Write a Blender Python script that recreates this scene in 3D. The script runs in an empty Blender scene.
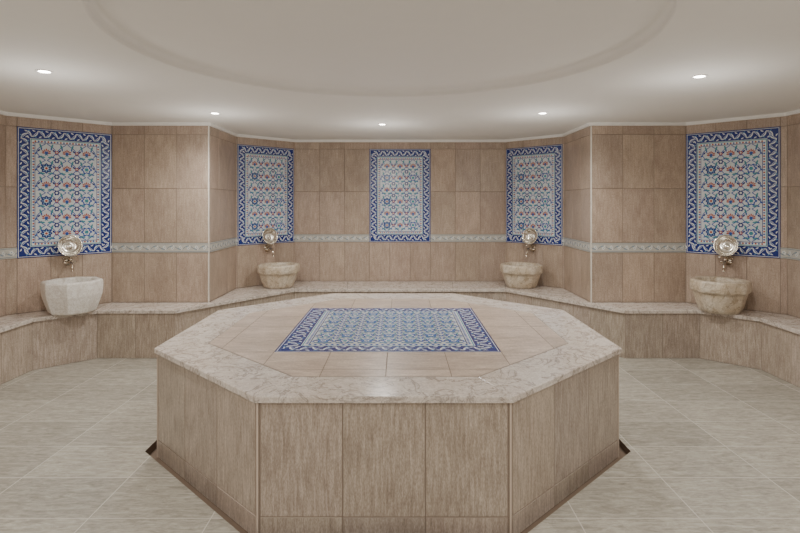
import bpy, math, random
from mathutils import Vector, Matrix
random.seed(7)
S=bpy.context.scene
COL=S.collection

# ------------------------------------------------------------ mesh builder
class MB:
    def __init__(s): s.v=[];s.f=[];s.uv=[];s.c=[];s.m=[];s.sm=[]
    def face(s,pts,col=(1,1,1),uv=None,mat=0,smooth=False):
        i=len(s.v); s.v+= [tuple(p) for p in pts]; s.f.append(list(range(i,i+len(pts))))
        s.uv.append(uv if uv else [(p[0],p[1]) for p in pts]); s.c.append(col); s.m.append(mat); s.sm.append(smooth)
    def box(s,a,b,col=(1,1,1),mat=0):
        x0,y0,z0=a;x1,y1,z1=b
        P=[(x0,y0,z0),(x1,y0,z0),(x1,y1,z0),(x0,y1,z0),(x0,y0,z1),(x1,y0,z1),(x1,y1,z1),(x0,y1,z1)]
        for q in ((3,2,1,0),(4,5,6,7),(0,1,5,4),(1,2,6,5),(2,3,7,6),(3,0,4,7)):
            s.face([P[k] for k in q],col,mat=mat)
    def obj(s,name,mats,parent=None,link=True,merge=False):
        me=bpy.data.meshes.new(name); me.from_pydata(s.v,[],s.f)
        me.uv_layers.new(name='UVMap'); me.color_attributes.new('Col','FLOAT_COLOR','CORNER')
        uvs=[];cols=[]
        for fi,f in enumerate(s.f):
            for j in range(len(f)):
                uvs+=[float(s.uv[fi][j][0]),float(s.uv[fi][j][1])]; cols+=[*s.c[fi][:3],1.0]
        me.uv_layers['UVMap'].data.foreach_set('uv',uvs)
        me.color_attributes['Col'].data.foreach_set('color',cols)
        for p,m,sm in zip(me.polygons,s.m,s.sm): p.material_index=m; p.use_smooth=sm
        for m in mats: me.materials.append(m)
        if merge:
            import bmesh
            bm=bmesh.new(); bm.from_mesh(me); bmesh.ops.remove_doubles(bm,verts=bm.verts,dist=1e-5)
            bmesh.ops.recalc_face_normals(bm,faces=bm.faces); bm.to_mesh(me); bm.free()
        me.update()
        o=bpy.data.objects.new(name,me); COL.objects.link(o)
        if parent: o.parent=parent
        return o

# ------------------------------------------------------------ materials
def mat(name):
    m=bpy.data.materials.new(name); m.use_nodes=True
    n=m.node_tree.nodes; l=m.node_tree.links
    return m,n,l,n['Principled BSDF']
def ramp(n,stops):
    r=n.new('ShaderNodeValToRGB'); e=r.color_ramp.elements
    while len(e)<len(stops): e.new(.5)
    for k,(p,c) in enumerate(stops): e[k].position=p; e[k].color=(*c,1)
    return r
def noise(n,l,vec,scale,detail=4,rough=.6,dist=0):
    t=n.new('ShaderNodeTexNoise'); t.inputs['Scale'].default_value=scale; t.inputs['Detail'].default_value=detail
    t.inputs['Roughness'].default_value=rough; t.inputs['Distortion'].default_value=dist
    l.new(vec,t.inputs['Vector']); return t
def mapping(n,l,out,scale):
    mp=n.new('ShaderNodeMapping'); mp.inputs['Scale'].default_value=scale; l.new(out,mp.inputs['Vector']); return mp.outputs[0]
def mix(n,l,a,b,f,mode='MIX'):
    x=n.new('ShaderNodeMix'); x.data_type='RGBA'; x.blend_type=mode
    for s,val in ((0,f),(6,a),(7,b)):
        if hasattr(val,'links'): l.new(val,x.inputs[s])
        else: x.inputs[s].default_value= val if s==0 else (*val,1)
    return x.outputs[2]

def tile_mat(name,dark,mid,light,rough=.38,grain=1):
    m,n,l,b=mat(name)
    uv=n.new('ShaderNodeUVMap'); ca=n.new('ShaderNodeVertexColor'); ca.layer_name='Col'
    a=noise(n,l,mapping(n,l,uv.outputs[0],(75,7.0,1)),1,6,.75,.6)
    c=noise(n,l,mapping(n,l,uv.outputs[0],(230,60,1)),1,3,.6)
    d=noise(n,l,mapping(n,l,uv.outputs[0],(6,3,1)),1,4,.65,.5)
    r=ramp(n,[(.3,dark),(.5,mid),(.70,light)]); l.new(a.outputs[0],r.inputs[0])
    r2=ramp(n,[(.35,(.78,.76,.74)),(.62,(1.12,1.12,1.12))]); l.new(c.outputs[0],r2.inputs[0])
    r3=ramp(n,[(.35,(.86,.84,.83)),(.65,(1.10,1.10,1.10))]); l.new(d.outputs[0],r3.inputs[0])
    o=mix(n,l,r.outputs[0],r2.outputs[0],grain,'MULTIPLY'); o=mix(n,l,o,r3.outputs[0],.9,'MULTIPLY')
    o=mix(n,l,o,ca.outputs[0],1.0,'MULTIPLY')
    l.new(o,b.inputs['Base Color']); b.inputs['Roughness'].default_value=rough
    bp=n.new('ShaderNodeBump'); bp.inputs['Strength'].default_value=.08; bp.inputs['Distance'].default_value=.002
    l.new(a.outputs[0],bp.inputs['Height']); l.new(bp.outputs[0],b.inputs['Normal'])
    return m
M_wall=tile_mat('wall_tile_travertine',(.36,.275,.215),(.46,.365,.295),(.56,.465,.385),.36)
M_plat=tile_mat('platform_tile_travertine',(.28,.225,.18),(.43,.365,.305),(.60,.53,.46),.30)

def flat(name,c,rough=.6,metal=0,v=.05):
    m,n,l,b=mat(name); nt=n.new('ShaderNodeTexCoord'); t=noise(n,l,nt.outputs['Object'],9,3)
    r=ramp(n,[(.3,tuple(x*(1-v) for x in c)),(.7,tuple(min(1,x*(1+v/2)) for x in c))]); l.new(t.outputs[0],r.inputs[0])
    l.new(r.outputs[0],b.inputs['Base Color']); b.inputs['Roughness'].default_value=rough; b.inputs['Metallic'].default_value=metal
    return m
M_grout=flat('grout',(.30,.24,.19),.85)
M_plaster=flat('ceiling_paint',(.84,.825,.785),.8,0,.008)
M_trim=flat('white_trim_paint',(.90,.89,.86),.5)
M_dark=flat('drain_dark',(.16,.11,.075),.7)

def marble(name,base,vein,dirty,rough=.22,scale=3.0):
    m,n,l,b=mat(name); tc=n.new('ShaderNodeTexCoord')
    w=noise(n,l,tc.outputs['Object'],scale,8,.62,1.6)
    r=ramp(n,[(.0,base),(.46,base),(.495,vein),(.525,base),(1,base)]); l.new(w.outputs[0],r.inputs[0])
    w2=noise(n,l,tc.outputs['Object'],scale*4,9,.7,1.2)
    r2=ramp(n,[(.0,(1,1,1)),(.44,(1,1,1)),(.5,(.76,.73,.70)),(.56,(1,1,1))]); l.new(w2.outputs[0],r2.inputs[0])
    w3=noise(n,l,tc.outputs['Object'],scale*1.4,5,.6,.4)
    r3=ramp(n,[(.35,(1,1,1)),(.7,dirty)]); l.new(w3.outputs[0],r3.inputs[0])
    w4=noise(n,l,tc.outputs['Object'],scale*22,5,.7)
    r4=ramp(n,[(.35,(.86,.85,.84)),(.65,(1.06,1.06,1.06))]); l.new(w4.outputs[0],r4.inputs[0])
    o=mix(n,l,r.outputs[0],r2.outputs[0],.85,'MULTIPLY'); o=mix(n,l,o,r3.outputs[0],.9,'MULTIPLY'); o=mix(n,l,o,r4.outputs[0],.8,'MULTIPLY')
    l.new(o,b.inputs['Base Color']); b.inputs['Roughness'].default_value=rough
    return m
M_marble=marble('slab_marble',(.74,.685,.63),(.42,.37,.33),(.88,.84,.81),.18,4.5)
M_basin=marble('basin_marble',(.74,.67,.56),(.46,.38,.28),(.82,.75,.64),.35,6)
M_basinw=marble('white_basin_marble',(.90,.885,.85),(.82,.79,.74),(.96,.95,.92),.3,4)

def ceramic():
    m,n,l,b=mat('painted_ceramic'); ca=n.new('ShaderNodeVertexColor'); ca.layer_name='Col'
    tc=n.new('ShaderNodeTexCoord'); t=noise(n,l,tc.outputs['Object'],40,4)
    r=ramp(n,[(.3,(.86,.87,.88)),(.7,(1.05,1.05,1.05))]); l.new(t.outputs[0],r.inputs[0])
    l.new(mix(n,l,ca.outputs[0],r.outputs[0],.7,'MULTIPLY'),b.inputs['Base Color']); b.inputs['Roughness'].default_value=.25
    return m
M_cer=ceramic()

def floor_mat():
    m,n,l,b=mat('floor_travertine_tile'); tc=n.new('ShaderNodeTexCoord')
    mp=n.new('ShaderNodeMapping'); mp.inputs['Location'].default_value=(.34,-.30+8,0); l.new(tc.outputs['Object'],mp.inputs[0])
    br=n.new('ShaderNodeTexBrick'); br.offset=0; br.squash=1
    br.inputs['Scale'].default_value=1; br.inputs['Mortar Size'].default_value=.003; br.inputs['Mortar Smooth'].default_value=.1
    br.inputs['Brick Width'].default_value=.62; br.inputs['Row Height'].default_value=.4; br.inputs['Bias'].default_value=0
    br.inputs['Color1'].default_value=(.88,.88,.88,1); br.inputs['Color2'].default_value=(1.08,1.08,1.08,1); br.inputs['Mortar'].default_value=(.74,.72,.68,1)
    l.new(mp.outputs[0],br.inputs[0])
    a=noise(n,l,mapping(n,l,tc.outputs['Object'],(6,40,1)),1,7,.75,1.0)
    c=noise(n,l,mapping(n,l,tc.outputs['Object'],(11,22,1)),1,7,.75,1.4)
    r=ramp(n,[(.3,(.28,.262,.22)),(.5,(.41,.39,.335)),(.70,(.54,.52,.455))]); l.new(a.outputs[0],r.inputs[0])
    r2=ramp(n,[(.35,(.78,.77,.76)),(.65,(1.14,1.14,1.13))]); l.new(c.outputs[0],r2.inputs[0])
    o=mix(n,l,r.outputs[0],r2.outputs[0],.9,'MULTIPLY'); o=mix(n,l,o,br.outputs[0],1,'MULTIPLY')
    o=mix(n,l,o,(.60,.57,.51),br.outputs['Fac'])
    l.new(o,b.inputs['Base Color']); b.inputs['Roughness'].default_value=.26
    bp=n.new('ShaderNodeBump'); bp.inputs['Strength'].default_value=.5; bp.inputs['Distance'].default_value=.002; bp.invert=True
    l.new(br.outputs['Fac'],bp.inputs['Height']); l.new(bp.outputs[0],b.inputs['Normal'])
    return m
M_floor=floor_mat()

def metal(name,c,rough):
    m,n,l,b=mat(name); tc=n.new('ShaderNodeTexCoord'); t=noise(n,l,tc.outputs['Object'],25,4)
    r=ramp(n,[(.3,tuple(x*.8 for x in c)),(.7,c)]); l.new(t.outputs[0],r.inputs[0]); l.new(r.outputs[0],b.inputs['Base Color'])
    b.inputs['Metallic'].default_value=1; b.inputs['Roughness'].default_value=rough; return m
M_brass=metal('aged_nickel_brass',(.60,.52,.42),.18)
M_bowl=metal('tinned_copper_bowl',(.90,.87,.80),.16)
def emis(name,c,s):
    m,n,l,b=mat(name); b.inputs['Emission Color'].default_value=(*c,1); b.inputs['Emission Strength'].default_value=s; return m
M_lamp=emis('lamp_glow',(1,.95,.85),40)

# ------------------------------------------------------------ dimensions
CAMH=1.6; HC=2.49; BH=.50; YB=-1.2
W=[(-3.87,YB),(-3.87,5.22),(-3.19,5.9),(-2.12,5.9),(-2.12,6.86),(-1.48,7.5)]
WR=[(3.82,YB),(3.82,5.245),(3.165,5.9),(2.12,5.9),(2.12,6.86),(1.48,7.5)]
TW=.354

def tile(mb,o,u,n,u0,u1,v0,v1,t=.004,g=.0022,col=None,mat=1):
    """o origin (3d), u horizontal dir, n normal; v is +z"""
    z=Vector((0,0,1)); c=.0015
    if col is None:
        k=random.uniform(.91,1.07); col=(k*random.uniform(.99,1.02),k,k*random.uniform(.97,1.01))
    u0+=g;u1-=g;v0+=g;v1-=g
    ru,rv=random.uniform(0,50),random.uniform(0,50)
    def P(a,b,d): return o+u*a+z*b+n*d
    F=[(u0+c,v0+c),(u1-c,v0+c),(u1-c,v1-c),(u0+c,v1-c)]; B=[(u0,v0),(u1,v0),(u1,v1),(u0,v1)]
    mb.face([P(a,b,t) for a,b in F],col,[(a+ru,b+rv) for a,b in F],mat)
    for k in range(4):
        j=(k+1)%4
        mb.face([P(*B[k],0),P(*B[j],0),P(*F[j],t),P(*F[k],t)],col,[(ru,rv)]*4,mat)

# ---- 2D ornament painter (flat glazed tile painting as coloured mesh layers)
NAVY=(.014,.032,.21); BLUE=(.035,.10,.40); SKY=(.18,.38,.60); WHITE=(.80,.83,.83); PALE=(.68,.73,.76)
RED=(.40,.075,.05); TURQ=(.06,.29,.36); GREEN=(.08,.24,.20)
class Paint:
    def __init__(s,mb,tf): s.mb=mb; s.tf=tf; s.seq=0
    def poly(s,pts,col,z): s.mb.face([s.tf(x,y,z) for x,y in pts],col,mat=0)
    def rect(s,x0,y0,x1,y1,col,z): s.poly([(x0,y0),(x1,y0),(x1,y1),(x0,y1)],col,z)
    def frame(s,x0,y0,x1,y1,w,col,z):
        s.rect(x0,y0,x1,y0+w,col,z); s.rect(x0,y1-w,x1,y1,col,z); s.rect(x0,y0+w,x0+w,y1-w,col,z); s.rect(x1-w,y0+w,x1,y1-w,col,z)
    def disc(s,x,y,r,col,z,lobes=0,amp=0,n=18,ph=0):
        s.poly([(x+r*(1+amp*math.cos(lobes*a))*math.cos(a+ph),y+r*(1+amp*math.cos(lobes*a))*math.sin(a+ph)) for a in [2*math.pi*k/n for k in range(n)]],col,z)
    def leaf(s,x,y,L,w,a,col,z,bend=0):
        ca,sa=math.cos(a),math.sin(a); up=[];dn=[]
        for k in range(7):
            t=k/6; h=w*abs(math.sin(math.pi*t))**.8/2; b=bend*L*math.sin(math.pi*t)
            up.append((t*L,b+h)); dn.append((t*L,b-h))
        pts=dn+up[::-1][1:-1]
        s.poly([(x+p*ca-q*sa,y+p*sa+q*ca) for p,q in pts],col,z)
    def stroke(s,pts,w,col,z):
        for (x0,y0),(x1,y1) in zip(pts,pts[1:]):
            dx,dy=x1-x0,y1-y0; L=math.hypot(dx,dy)
            if L<1e-6: continue
            nx,ny=-dy/L*w/2,dx/L*w/2
            s.poly([(x0-nx,y0-ny),(x1-nx,y1-ny),(x1+nx,y1+ny),(x0+nx,y0+ny)],col,z)
Z1,Z2,Z3,Z4,Z5,Z6=[.0004*k for k in range(1,7)]
def border_run(p,x0,y0,x1,y1,w,step):
    """saz-leaf scroll along centreline from (x0,y0) to (x1,y1)"""
    dx,dy=x1-x0,y1-y0; L=math.hypot(dx,dy); n=max(1,round(L/step)); a=math.atan2(dy,dx); st=L/n
    for k in range(n):
        t=(k+.5)*st; cx=x0+math.cos(a)*t; cy=y0+math.sin(a)*t; sg=1 if k%2 else -1
        la=a+sg*.80; ll=w*.95
        p.leaf(cx-math.cos(la)*ll/2,cy-math.sin(la)*ll/2,ll,w*.24,la,WHITE,Z3,sg*.14)
        p.leaf(cx-math.cos(la)*ll*.36,cy-math.sin(la)*ll*.36,ll*.72,w*.08,la,BLUE,Z4,sg*.14)
        la=a-sg*.5; ll=w*.42
        ox=-math.sin(a)*w*.30*sg; oy=math.cos(a)*w*.30*sg
        p.leaf(cx+ox-math.cos(la)*ll*.5,cy+oy-math.sin(la)*ll*.5,ll,w*.12,la,SKY,Z3,-.1*sg)
        p.leaf(cx-ox-math.cos(la)*ll*.2,cy-oy-math.sin(la)*ll*.2,ll*.8,w*.12,la,WHITE,Z3,.1*sg)
def rosette(p,x,y,r,kind,soft):
    R1=RED if not soft else (.16,.24,.42)
    if kind==0:
        p.disc(x,y,r,NAVY if not soft else BLUE,Z4,8,.14,32)
        for k in range(8): a=k*math.pi/4; p.leaf(x+math.cos(a)*r*.42,y+math.sin(a)*r*.42,r*.46,r*.22,a,SKY,Z5)
        p.disc(x,y,r*.42,WHITE,Z5,8,.1,16); p.disc(x,y,r*.26,R1,Z6,n=10)
    elif kind==1:
        r*=.8
        for k in range(7):
            a=math.pi/2+(k-3)*.52; p.leaf(x,y-r*.25,r*(1.25 if k%2 else 1.12),r*.42,a,R1,Z4)
        for k in range(6):
            a=math.pi/2+(k-2.5)*.52; p.leaf(x,y-r*.2,r*.9,r*.1,a,WHITE,Z5)
        p.disc(x,y-r*.25,r*.42,BLUE,Z6,6,.15,18)
        p.leaf(x,y-r*.3,r*.8,r*.3,-math.pi/2-.5,TURQ,Z4,.1); p.leaf(x,y-r*.3,r*.8,r*.3,-math.pi/2+.5,TURQ,Z4,-.1)
    else:
        p.disc(x,y,r*.95,BLUE,Z4,6,.2,30); p.disc(x,y,r*.62,WHITE,Z5,6,.2,24); p.disc(x,y,r*.40,TURQ,Z6,6,.2,18)
def field(p,x0,y0,x1,y1,nx,ny,soft=False):
    sx=(x1-x0)/nx; sy=(y1-y0)/ny; r=min(sx,sy)
    for i in range(nx):
        for j in range(ny):
            cx=x0+(i+.5)*sx; cy=y0+(j+.5)*sy
            rosette(p,cx,cy,r*.29,(0,1,2,1)[(i+2*j)%4 if (i%2==j%2) else 1] if not soft else (0,2)[(i+j)%2],soft)
            for sgx in (-1,1):
                pts=[]
                for k in range(9):
                    t=-1+2*k/8; pts.append((cx+sgx*(sx*.42*math.cos(t*math.pi/2)+sx*.04),cy+t*sy*.5))
                p.stroke(pts,r*.045,BLUE,Z2)
                for q in (-.6,0,.6):
                    lx=cx+sgx*sx*.42*math.cos(q*math.pi/2); ly=cy+q*sy*.5
                    p.leaf(lx,ly,r*.22,r*.10,math.pi/2-sgx*q*1.8+ (0.7*sgx),TURQ if q else NAVY,Z3)
                    p.leaf(lx,ly,r*.20,r*.09,-math.pi/2-sgx*q*1.2+.6*sgx,BLUE,Z3)
            for a in (.8,2.34,3.94,5.48):
                p.leaf(cx+math.cos(a)*r*.32,cy+math.sin(a)*r*.32,r*.18,r*.10,a,TURQ,Z3)
    for i in range(nx+1):
        for j in range(ny+1):
            cx=x0+i*sx; cy=y0+j*sy
            if 0<i<nx and 0<j<ny:
                p.disc(cx,cy,r*.15,NAVY if not soft else BLUE,Z4,6,.2,24); p.disc(cx,cy,r*.07,WHITE,Z5,n=8)
            if 0<i<nx and j<ny:
                yy=cy+sy/2
                p.disc(cx,yy,r*.10,RED if not soft else BLUE,Z4,5,.25,20); p.disc(cx,yy,r*.045,WHITE,Z5,n=8)
def ornate_panel(name,w,h,bw,nx,ny,thick,parent=None,soft=False):
    mb=MB(); mb.box((0,0,-thick),(w,h,0),PALE)
    p=Paint(mb,lambda x,y,z:(x,y,z))
    base=PALE if not soft else (.62,.67,.67)
    p.frame(0,0,w,h,.008,NAVY,Z1); p.frame(.008,.008,w-.008,h-.008,.005,WHITE,Z1)
    b0=.013
    p.frame(b0,b0,w-b0,h-b0,bw,NAVY,Z2)
    c=b0+bw/2; st=bw*.58
    border_run(p,c,c,w-c,c,bw,st); border_run(p,w-c,c,w-c,h-c,bw,st); border_run(p,w-c,h-c,c,h-c,bw,st); border_run(p,c,h-c,c,c,bw,st)
    e=b0+bw
    for ww,cl in ((.004,WHITE),(.008,TURQ),(.004,WHITE)):
        p.frame(e,e,w-e,h-e,ww,cl,Z2); e+=ww
    ib=bw*.22
    p.frame(e,e,w-e,h-e,ib,WHITE,Z1)
    for (ax,ay,bx,by) in ((e,e,w-e,e),(w-e,e,w-e,h-e),(w-e,h-e,e,h-e),(e,h-e,e,e)):
        L=math.hypot(bx-ax,by-ay); n=int(L/(ib*1.3)); ux,uy=(bx-ax)/L,(by-ay)/L
        for k in range(1,n): 
            t=L*k/n; px=ax+ux*t-uy*ib/2; py=ay+uy*t+ux*ib/2
            p.disc(px,py,ib*.42,RED if (k%2 and not soft) else BLUE,Z3,4,.2,12)
    e+=ib; p.frame(e,e,w-e,h-e,.006,NAVY,Z3); e+=.006
    p.rect(e,e,w-e,h-e,base,Z1)
    field(p,e+.004,e+.004,w-e-.004,h-e-.004,nx,ny,soft)
    return mb.obj(name,[M_cer],parent)

def frieze(mb,o,u,n,u0,u1,v0,v1,t=.009):
    z=Vector((0,0,1)); tf=lambda x,y,d:o+u*x+z*y+n*(d+t)
    cream=(.54,.53,.48)
    P=[(u0,v0),(u1,v0),(u1,v1),(u0,v1)]
    mb.face([tf(a,b,0) for a,b in P],cream,mat=2)
    for k in range(4):
        a,b=P[k],P[(k+1)%4]; mb.face([tf(*a,-t),tf(*b,-t),tf(*b,0),tf(*a,0)],cream,mat=2)
    class PP(Paint):
        def poly(s,pts,col,zz): s.mb.face([s.tf(x,y,zz) for x,y in pts],col,mat=2)
    p=PP(mb,tf); h=v1-v0; m=(v0+v1)/2
    C1=(.20,.25,.29); C2=(.76,.77,.74); C3=(.26,.35,.42)
    p.rect(u0,v0+h*.08,u1,v0+h*.13,C1,Z1); p.rect(u0,v1-h*.13,u1,v1-h*.08,C1,Z1)
    L=u1-u0; nn=max(1,round(L/.09)); st=L/nn
    for k in range(nn):
        cx=u0+(k+.5)*st; sg=1 if k%2 else -1
        pts=[(cx-st/2+st*q/6, m+sg*h*.2*math.sin(math.pi*q/6)) for q in range(7)]
        p.stroke(pts,h*.06,C1,Z2)
        p.disc(cx,m-sg*h*.06,h*.15,C2,Z3,5,.25,20); p.disc(cx,m-sg*h*.06,h*.06,C3,Z4,n=6)
        p.leaf(cx-st*.3,m+sg*h*.02,st*.35,h*.13,sg*.8,C3,Z3); p.leaf(cx+st*.3,m+sg*h*.02,st*.35,h*.12,math.pi-sg*.9,C2,Z3)

ROWS=[(0,.50),(.50,1.05),(1.16,1.76),(1.76,2.36),(2.36,2.49)]
def wall_face(mb,p0,p1,cols,panel=None,start=0):
    a=Vector((p0[0],p0[1],0)); b=Vector((p1[0],p1[1],0)); L=(b-a).length; u=(b-a)/L; n=Vector((u.y,-u.x,0))
    for r,(v0,v1) in enumerate(ROWS):
        for c0,c1 in zip(cols,cols[1:]):
            if panel and r in (2,3) and c0>=panel[0]-.01 and c1<=panel[1]+.01: continue
            tile(mb,a,u,n,c0,c1,v0,v1)
    segs=[(0,L)] if not panel else [(0,panel[0]),(panel[1],L)]
    for s0,s1 in segs:
        if s1-s0>.005: frieze(mb,a,u,n,s0,s1,1.052,1.158)
    return a,u,n,L
def slab(mb,p0,p1,th,z0=0,z1=HC+.02,mat=0):
    a=Vector((p0[0],p0[1],0)); b=Vector((p1[0],p1[1],0)); u=(b-a).normalized(); n=Vector((u.y,-u.x,0))
    q=[a,b,b-n*th,a-n*th]
    lo=[v+Vector((0,0,z0)) for v in q]; hi=[v+Vector((0,0,z1)) for v in q]
    mb.face(lo[::-1],mat=mat); mb.face(hi,mat=mat)
    for k in range(4):
        j=(k+1)%4; mb.face([lo[k],lo[j],hi[j],hi[k]],mat=mat)
WM=[M_grout,M_wall,M_cer]
def even(L,w=TW,off=0):
    n=max(1,round(L/w)); return [L*k/n for k in range(n+1)]
PW,PH,PB=.86,1.31,1.05
panels=[]
def build_wall(name,p0,p1,panel=None):
    mb=MB(); slab(mb,p0,p1,.1); L=math.dist(p0,p1)
    if panel:
        u0={'c':(L-PW)/2,'l':.01,'r':L-.01-PW}[panel]; u1=u0+PW
        if u0>.2: left=even(u0); right=[u1+x for x in left]
        else: left=[0,u0]; right=[u1,L]
        cols=left+[u0+PW*k/3 for k in (1,2)]+right
        a,u,n,_=wall_face(mb,p0,p1,cols,(u0,u1))
        panels.append((a+u*u0+Vector((0,0,PB)),u,n))
    else: wall_face(mb,p0,p1,even(L))
    return mb.obj(name,WM)
build_wall('wall_back',W[5],WR[5],'c')
build_wall('wall_back_left',W[4],W[5],'c')
build_wall('wall_back_right',WR[5],WR[4],'c')
build_wall('wall_side_left',W[1],W[2],'r')
build_wall('wall_side_right',WR[2],WR[1],'l')
build_wall('wall_left',W[0],W[1]); build_wall('wall_right',WR[1],WR[0])
build_wall('wall_front',WR[0],W[0])
for sg in (-1,1):
    xo=W[2][0] if sg<0 else WR[2][0]
    mb=MB(); x0,x1=sorted((xo,sg*2.12))
    mb.box((x0,5.9,0),(x1,6.86,HC+.02))
    wall_face(mb,(x0,5.9),(x1,5.9),even(x1-x0))
    if sg<0: wall_face(mb,(x1,5.9),(x1,6.86),even(.96))
    else: wall_face(mb,(x0,6.86),(x0,5.9),even(.96))
    xe=-2.12 if sg<0 else 2.12
    mb.box((xe-.006,5.892,0),(xe+.006,5.904,HC),(.80,.75,.67),mat=2)
    mb.obj('tiled_pillar',WM)
first=None
for o3,u,n in panels:
    if first is None: ob=first=ornate_panel('iznik_tile_panel',PW,PH,.095,3,6,.008)
    else:
        ob=bpy.data.objects.new('iznik_tile_panel',first.data); COL.objects.link(ob)
    M=Matrix((( u.x,0,n.x,0),(u.y,0,n.y,0),(0,1,0,0),(0,0,0,1)))
    M.translation=o3+n*.0085; ob.matrix_world=M

# ------------------------------------------------------------ planes with polygonal hole
def holed(mb,hole,rect,z,mat=0,flip=False):
    x0,y0,x1,y1=rect; cx=sum(p[0] for p in hole)/len(hole); cy=sum(p[1] for p in hole)/len(hole)
    corners=[(x0,y0),(x1,y0),(x1,y1),(x0,y1)]
    def hit(p):
        dx,dy=p[0]-cx,p[1]-cy; t=1e9
        if dx>1e-9:t=min(t,(x1-cx)/dx)
        if dx<-1e-9:t=min(t,(x0-cx)/dx)
        if dy>1e-9:t=min(t,(y1-cy)/dy)
        if dy<-1e-9:t=min(t,(y0-cy)/dy)
        return (cx+dx*t,cy+dy*t)
    ang=lambda p:math.atan2(p[1]-cy,p[0]-cx)
    N=len(hole)
    for k in range(N):
        a,b=hole[k],hole[(k+1)%N]; A,B=hit(a),hit(b); aa=ang(a); bb=(ang(b)-aa)%(2*math.pi)
        mid=sorted([c for c in corners if 1e-6<(ang(c)-aa)%(2*math.pi)<bb-1e-6],key=lambda c:(ang(c)-aa)%(2*math.pi))
        pts=[a,A]+mid+[B,b]
        if flip: pts=pts[::-1]
        mb.face([(x,y,z) for x,y in pts],mat=mat)
# platform geometry
PX,PY=-.078,4.06; AP=1.479; PT=.66; SX=1.025
def octo(ap,cx=PX,cy=PY,sx=1):
    R=ap/math.cos(math.pi/8); return [(cx+sx*R*math.cos(math.pi/8+k*math.pi/4),cy+R*math.sin(math.pi/8+k*math.pi/4)) for k in range(8)]
mb=MB(); BAP=AP-.022; CH=octo(BAP+.07,sx=SX); RECT=(-3.97,YB-.1,3.97,7.6)
holed(mb,CH,RECT,0)
for k in range(8):
    a,b=CH[k],CH[(k+1)%8]; mb.face([(*a,0),(*a,-.05),(*b,-.05),(*b,0)],mat=1)
mb.face([(*p,-.05) for p in CH],mat=1)
mb.obj('floor',[M_floor,M_dark])
# ceiling with round recess
CX,CY,CR=-.09,3.0,1.47; N=128
ring=lambda r:[(CX+r*math.cos(2*math.pi*k/N),CY+r*math.sin(2*math.pi*k/N)) for k in range(N)]
mb=MB(); holed(mb,ring(CR),RECT,HC,flip=True)
prof=[(CR,HC),(CR-.006,HC+.003),(CR-.010,HC+.010),(CR-.011,HC+.018)]+[(CR-.011-.035*(1-math.cos(t)),HC+.018+.035*math.sin(t)) for t in [math.pi/2*k/8 for k in range(1,9)]]
for (r0,z0),(r1,z1) in zip(prof,prof[1:]):
    A,B=ring(r0),ring(r1)
    for k in range(N):
        j=(k+1)%N; mb.face([(*A[j],z0),(*A[k],z0),(*B[k],z1),(*B[j],z1)],smooth=True)
mb.face([(*p,prof[-1][1]) for p in ring(prof[-1][0])][::-1])
mb.obj('ceiling',[M_plaster],merge=True)
# cornice trim
path=W+WR[::-1]
def offset(path,d):
    out=[]
    for i,p in enumerate(path):
        P=Vector(p); ns=[]
        if i>0: t=(P-Vector(path[i-1])).normalized(); ns.append(Vector((t.y,-t.x)))
        if i<len(path)-1: t=(Vector(path[i+1])-P).normalized(); ns.append(Vector((t.y,-t.x)))
        if len(ns)==1: q=P+ns[0]*d
        else:
            m=(ns[0]+ns[1]).normalized(); q=P+m*(d/m.dot(ns[0]))
        out.append((q.x,q.y))
    return out
mb=MB(); A=offset(path,.003); B=offset(path,.03)
for i in range(len(path)-1):
    a,b,c,d=A[i],A[i+1],B[i+1],B[i]; z0,z1=HC-.034,HC
    mb.face([(*d,z0),(*c,z0),(*b,z0),(*a,z0)][::-1]); mb.face([(*d,z0),(*c,z0),(*c,z1),(*d,z1)])
mb.obj('trim_1',[M_trim])

# ------------------------------------------------------------ bench
FL=[(-3.495,YB+.02),(-3.495,5.075),(-3.11,5.46),(-2.31,5.46),(-1.35,6.8)]
FR=[(3.445,YB+.02),(3.445,5.095),(3.08,5.46),(2.31,5.46),(1.35,6.8)]
Wo=offset(path,.012); WbL=Wo[:6]; WbR=Wo[6:][::-1]
WbL[0]=(WbL[0][0],YB+.02); WbR[0]=(WbR[0][0],YB+.02)
mb=MB(); ST=.035
def prism(mb,pts,z0,z1,mat=0,col=(1,1,1),g=.001,bev=.004):
    n=len(pts)
    def ins(d):
        out=[]
        for i in range(n):
            P=Vector(pts[i]); t0=(P-Vector(pts[i-1])).normalized(); t1=(Vector(pts[(i+1)%n])-P).normalized()
            n0=Vector((-t0.y,t0.x)); n1=Vector((-t1.y,t1.x)); m=(n0+n1)
            m.normalize(); q=P+m*(d/max(.3,m.dot(n0))); out.append((q.x,q.y))
        return out
    o=ins(g); i2=ins(g+bev)
    mb.face([(*p,z0) for p in o][::-1],col,mat=mat); mb.face([(*p,z1) for p in i2],col,mat=mat)
    for k in range(n):
        j=(k+1)%n
        mb.face([(*o[k],z0),(*o[j],z0),(*o[j],z1-bev),(*o[k],z1-bev)],col,mat=mat)
        mb.face([(*o[k],z1-bev),(*o[j],z1-bev),(*i2[j],z1),(*i2[k],z1)],col,mat=mat)
def ccw(p):
    A=sum(p[i-1][0]*p[i][1]-p[i][0]*p[i-1][1] for i in range(len(p))); return p if A>0 else p[::-1]
for F,Wb in ((FL,WbL),(FR,WbR)):
    for pl in [[F[0],F[1],Wb[1],Wb[0]],[F[1],F[2],Wb[2],Wb[1]],[F[2],F[3],Wb[3],Wb[2]],[F[3],F[4],Wb[5],Wb[4],Wb[3]]]:
        prism(mb,ccw(pl),BH-ST,BH)
a,b=(FL[4],WbL[5]); 
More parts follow.
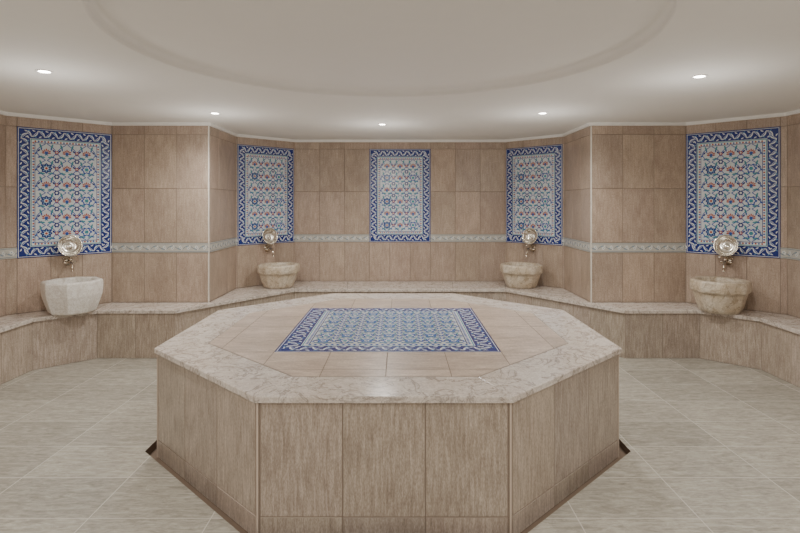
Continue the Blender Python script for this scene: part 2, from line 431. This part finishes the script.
for k in range(4):
    f0,f1=k/4,(k+1)/4; L=lambda p,f:(p[0]*(1-2*f),p[1])
    prism(mb,ccw([L(a,f0),L(a,f1),L(b,f1),L(b,f0)]),BH-ST,BH)
FF=FL+FR[::-1]; Fb=offset(FF,-.025)
for i in range(len(Fb)-1):
    p0,p1=Fb[i],Fb[i+1]; slab(mb,p0,p1,.08,0,BH-ST,mat=1)
    A3=Vector((*p0,0)); u=(Vector((*p1,0))-A3); Ln=u.length; u/=Ln; n=Vector((u.y,-u.x,0))
    cols=even(Ln,.4)
    for c0,c1 in zip(cols,cols[1:]): tile(mb,A3,u,n,c0,c1,0,BH-ST,mat=2)
mb.obj('marble_bench',[M_marble,M_grout,M_plat])

# ------------------------------------------------------------ platform
plat=bpy.data.objects.new('octagonal_hamam_platform',None); COL.objects.link(plat)
plat.scale=(SX,1,1); plat.location=(PX*(1-SX),0,0)
mb=MB(); bo=octo(BAP); zt=PT-.032
mb.face([(*p,zt) for p in bo],mat=0)
for k in range(8):
    a,b=bo[k],bo[(k+1)%8]
    mb.face([(*a,-.05),(*b,-.05),(*b,zt),(*a,zt)],mat=0)
    A3=Vector((*a,0)); u=Vector((*b,0))-A3; Ln=u.length; u/=Ln; n=Vector((u.y,-u.x,0))
    for c in range(3):
        c0,c1=.012+(Ln-.024)*c/3,.012+(Ln-.024)*(c+1)/3
        tile(mb,A3,u,n,c0,c1,.065,zt,mat=1); tile(mb,A3,u,n,c0,c1,-.05,.065,mat=1)
    q=bo[k]; o=Vector((q[0]-PX,q[1]-PY,0)).normalized()*.001
    mb.box((q[0]+o.x-.005,q[1]+o.y-.005,-.05),(q[0]+o.x+.005,q[1]+o.y+.005,zt),(1.4,1.4,1.4),mat=1)
mb.obj('tiled_base',[M_grout,M_plat],plat)
mb=MB(); oo=octo(AP); oi=octo(AP-.30)
for k in range(8):
    j=(k+1)%8; prism(mb,ccw([oo[k],oo[j],oi[j],oi[k]]),zt+.0005,PT)
mb.obj('marble_rim',[M_marble],plat)
def clip(poly,planes):
    for (px,py,nx,ny) in planes:
        out=[]
        for i in range(len(poly)):
            a,b=poly[i-1],poly[i]; da=(a[0]-px)*nx+(a[1]-py)*ny; db=(b[0]-px)*nx+(b[1]-py)*ny
            if (da<=0)!=(db<=0): t=da/(da-db); out.append((a[0]+(b[0]-a[0])*t,a[1]+(b[1]-a[1])*t))
            if db<=0: out.append(b)
        poly=out
        if len(poly)<3: return []
    return poly
pl=[(PX+(AP-.303)*math.cos(k*math.pi/4),PY+(AP-.303)*math.sin(k*math.pi/4),math.cos(k*math.pi/4),math.sin(k*math.pi/4)) for k in range(8)]
mb=MB(); g=.0022
HWP=.70
xs=[-1.4,-1.05,-HWP,-.35,0,.35,HWP,1.05,1.4]; 
for i in range(8):
    for j in range(8):
        c=clip([(PX+xs[i]+g,PY+xs[j]+g),(PX+xs[i+1]-g,PY+xs[j]+g),(PX+xs[i+1]-g,PY+xs[j+1]-g),(PX+xs[i]+g,PY+xs[j+1]-g)],pl)
        if len(c)>=3:
            if abs(xs[i]+xs[i+1])/2<HWP and abs(xs[j]+xs[j+1])/2<HWP: continue
            k=random.uniform(1.12,1.28); r0=random.uniform(0,30)
            mb.face([(x,y,PT-.001) for x,y in c],(k*1.02,k*.99,k*.99),[(y+r0,x+r0) for x,y in c],1)
mb.face([(*p,PT-.003) for p in octo(AP-.30)],mat=0)
mb.obj('top_tiles',[M_grout,M_plat],plat)
tp=ornate_panel('painted_tile_inlay',2*HWP-.004,2*HWP-.004,.125,7,7,.003,plat,True)
tp.location=(PX-HWP+.002,PY-HWP+.002,PT-.0005)

# ------------------------------------------------------------ revolve helper
def revolve(mb,prof,n,tf,mat=0,smooth=True,col=(1,1,1),shape=None,cap0=False,cap1=False):
    rings=[]
    for (r,z) in prof:
        rr=[]
        for k in range(n):
            a=2*math.pi*(k+.5)/n; s=shape(a,r,z) if shape else 1
            rr.append(tf(Vector((r*s*math.cos(a),r*s*math.sin(a),z))))
        rings.append(rr)
    for A,B in zip(rings,rings[1:]):
        for k in range(n):
            j=(k+1)%n; mb.face([A[k],A[j],B[j],B[k]],col,mat=mat,smooth=smooth)
    if cap0: mb.face(rings[0][::-1],col,mat=mat)
    if cap1: mb.face(rings[-1],col,mat=mat)
def octf(f):
    def fn(a,r,z):
        q=((a+math.pi/8)%(math.pi/4))-math.pi/8
        return f*(math.cos(math.pi/8)/math.cos(q))+1-f
    return fn
mb=MB()
prof=[(.180,0),(.200,.008),(.218,.05),(.240,.11),(.256,.17),(.261,.195),(.270,.202),(.284,.208),(.290,.22),(.290,.30),(.284,.315),(.272,.322),(.236,.322),(.226,.314),(.222,.27),(.205,.19),(.16,.13),(.09,.11),(.001,.105)]
revolve(mb,prof,64,lambda v:v,shape=octf(.9),cap0=True)
basin=mb.obj('marble_basin',[M_basin],merge=True)
mb=MB()
prof=[(.205,0),(.228,.012),(.262,.10),(.288,.18),(.296,.25),(.296,.305),(.290,.318),(.280,.323),(.240,.323),(.23,.315),(.226,.27),(.21,.19),(.16,.13),(.09,.11),(.001,.105)]
revolve(mb,prof,8,lambda v:v,smooth=False,cap0=True)
basin_w=mb.obj('marble_basin',[M_basinw],merge=True)
bv=basin_w.modifiers.new('bev','BEVEL'); bv.width=.008; bv.segments=3; bv.limit_method='ANGLE'; bv.angle_limit=math.radians(20)
def tube(mb,pts,rs,n=14,mat=0):
    pts=[Vector(p) for p in pts]; rings=[]
    for i,p in enumerate(pts):
        t=(pts[min(i+1,len(pts)-1)]-pts[max(i-1,0)]).normalized(); a=Vector((1,0,0)) if abs(t.x)<.9 else Vector((0,0,1))
        b=t.cross(a).normalized(); c=t.cross(b)
        rings.append([p+(b*math.cos(2*math.pi*k/n)+c*math.sin(2*math.pi*k/n))*rs[i] for k in range(n)])
    for A,B in zip(rings,rings[1:]):
        for k in range(n):
            j=(k+1)%n; mb.face([A[k],A[j],B[j],B[k]],mat=mat,smooth=True)
    mb.face(rings[0],mat=mat); mb.face(rings[-1][::-1],mat=mat)
mb=MB()
tube(mb,[(0,0,0),(0,-.006,0),(0,-.012,0),(0,-.018,0)],[.042,.042,.036,.02],24)
tube(mb,[(0,-.015,0),(0,-.04,0),(0,-.045,0),(0,-.085,0),(0,-.09,0),(0,-.10,0)],[.014,.014,.02,.02,.016,.014])
arc=[(0,-.09-.07*math.sin(t),-.07+.07*math.cos(t)) for t in [math.pi/2*k/8 for k in range(9)]]
tube(mb,arc+[(0,-.16,-.085),(0,-.16,-.09)],[.014-.0004*k for k in range(9)]+[.013,.015])
tube(mb,[(0,-.065,.01),(0,-.068,.04),(0,-.07,.05)],[.009,.008,.012])
for sg in (-1,1):
    tube(mb,[(0,-.07,.048),(sg*.02,-.07,.052),(sg*.045,-.07,.05),(sg*.062,-.07,.043),(sg*.068,-.07,.04)],[.008,.006,.008,.013,.006])
    tube(mb,[(sg*.012,-.065,0),(sg*.04,-.065,-.004),(sg*.05,-.065,-.005),(sg*.06,-.065,-.006)],[.013,.011,.015,.008])
faucet=mb.obj('brass_faucet',[M_brass])
mb=MB(); R=.108
bp=[(.001,.006),(.02,.008),(.026,0),(.05,-.002),(.075,.008),(.092,.024),(.1,.04),(R+.006,.048),(R+.006,.051),(R-.002,.05)]
outer=[(R-.002,.05),(.096,.042),(.088,.024),(.07,.004),(.05,-.005),(.001,-.006)]
revolve(mb,bp+outer[1:],48,lambda v:Vector((v.x,-v.z,v.y)))
bowl=mb.obj('metal_bath_bowl',[M_bowl],merge=True)

s=.7071
spots=[((-3.493,5.597),(s,-s)),((-1.8,7.18),(s,-s)),((1.8,7.18),(-s,-s)),((3.457,5.608),(-s,-s))]
for i,((mx,my),n) in enumerate(spots):
    rot=math.atan2(n[0],-n[1])
    def cp(o,first=0):
        if i==first: return o
        q=bpy.data.objects.new(o.name.split('.')[0],o.data); COL.objects.link(q); return q
    d=.292 if i in (0,3) else .30
    b=basin_w if i==0 else cp(basin,1)
    tx=-.02 if i==0 else 0
    b.location=(mx+n[0]*d+tx,my+n[1]*d+tx,BH+.0005); b.rotation_euler=(0,0,rot)
    sc=.96 if i in (1,2) else .95
    if i==0: sc=.93
    b.scale=(sc,sc,1.0 if i in (0,3) else .93)
    f=cp(faucet); f.location=(mx+n[0]*.0045,my+n[1]*.0045,.985); f.rotation_euler=(0,0,rot)
    w=cp(bowl); w.location=(mx+n[0]*.045,my+n[1]*.045,.985+.16); w.rotation_euler=(math.radians(-14),0,rot)

# ------------------------------------------------------------ downlights
LP=[(-2.4,3.59),(-1.83,5.26),(-.2,6.0),(1.41,5.26),(2.1,3.73),(-2.3,1.5),(2.1,1.5),(-1.3,.2),(1.1,.2),(0,-.6)]
for i,(x,y) in enumerate(LP):
    e=bpy.data.objects.new('recessed_downlight',None); COL.objects.link(e); e.location=(x,y,HC)
    mb=MB()
    revolve(mb,[(.052,0),(.052,-.004),(.046,-.007),(.038,-.006),(.036,-.002)],32,lambda v:v)
    mb.obj('ring',[M_trim],e)
    mb=MB(); mb.face([(.036*math.cos(2*math.pi*k/24),.036*math.sin(2*math.pi*k/24),-.003) for k in range(24)][::-1]); mb.obj('lens',[M_lamp],e)
    L=bpy.data.lights.new('beam','SPOT'); L.energy=72; L.spot_size=math.radians(160); L.spot_blend=.8; L.shadow_soft_size=.05; L.color=(1,.96,.91)
    o=bpy.data.objects.new('beam',L); COL.objects.link(o); o.parent=e; o.location=(0,0,-.03)
    L=bpy.data.lights.new('ceiling_fill','POINT'); L.energy=7.5; L.shadow_soft_size=.15; L.color=(1,.975,.93)  # added fill lamp, not part of the fixture; hangs below it to brighten the ceiling
    o=bpy.data.objects.new('ceiling_fill',L); COL.objects.link(o); o.parent=e; o.location=(0,0,-.45)

w=bpy.data.worlds.new('World'); S.world=w; w.use_nodes=True
w.node_tree.nodes['Background'].inputs[0].default_value=(1,.96,.9,1); w.node_tree.nodes['Background'].inputs[1].default_value=.3

cam=bpy.data.cameras.new('Camera'); co=bpy.data.objects.new('Camera',cam); COL.objects.link(co)
co.location=(0,0,CAMH); co.rotation_euler=(math.pi/2,0,0)
cam.sensor_width=36; cam.lens=36*532/800; cam.shift_y=-(266.5-203)/800; cam.clip_start=.05
S.camera=co
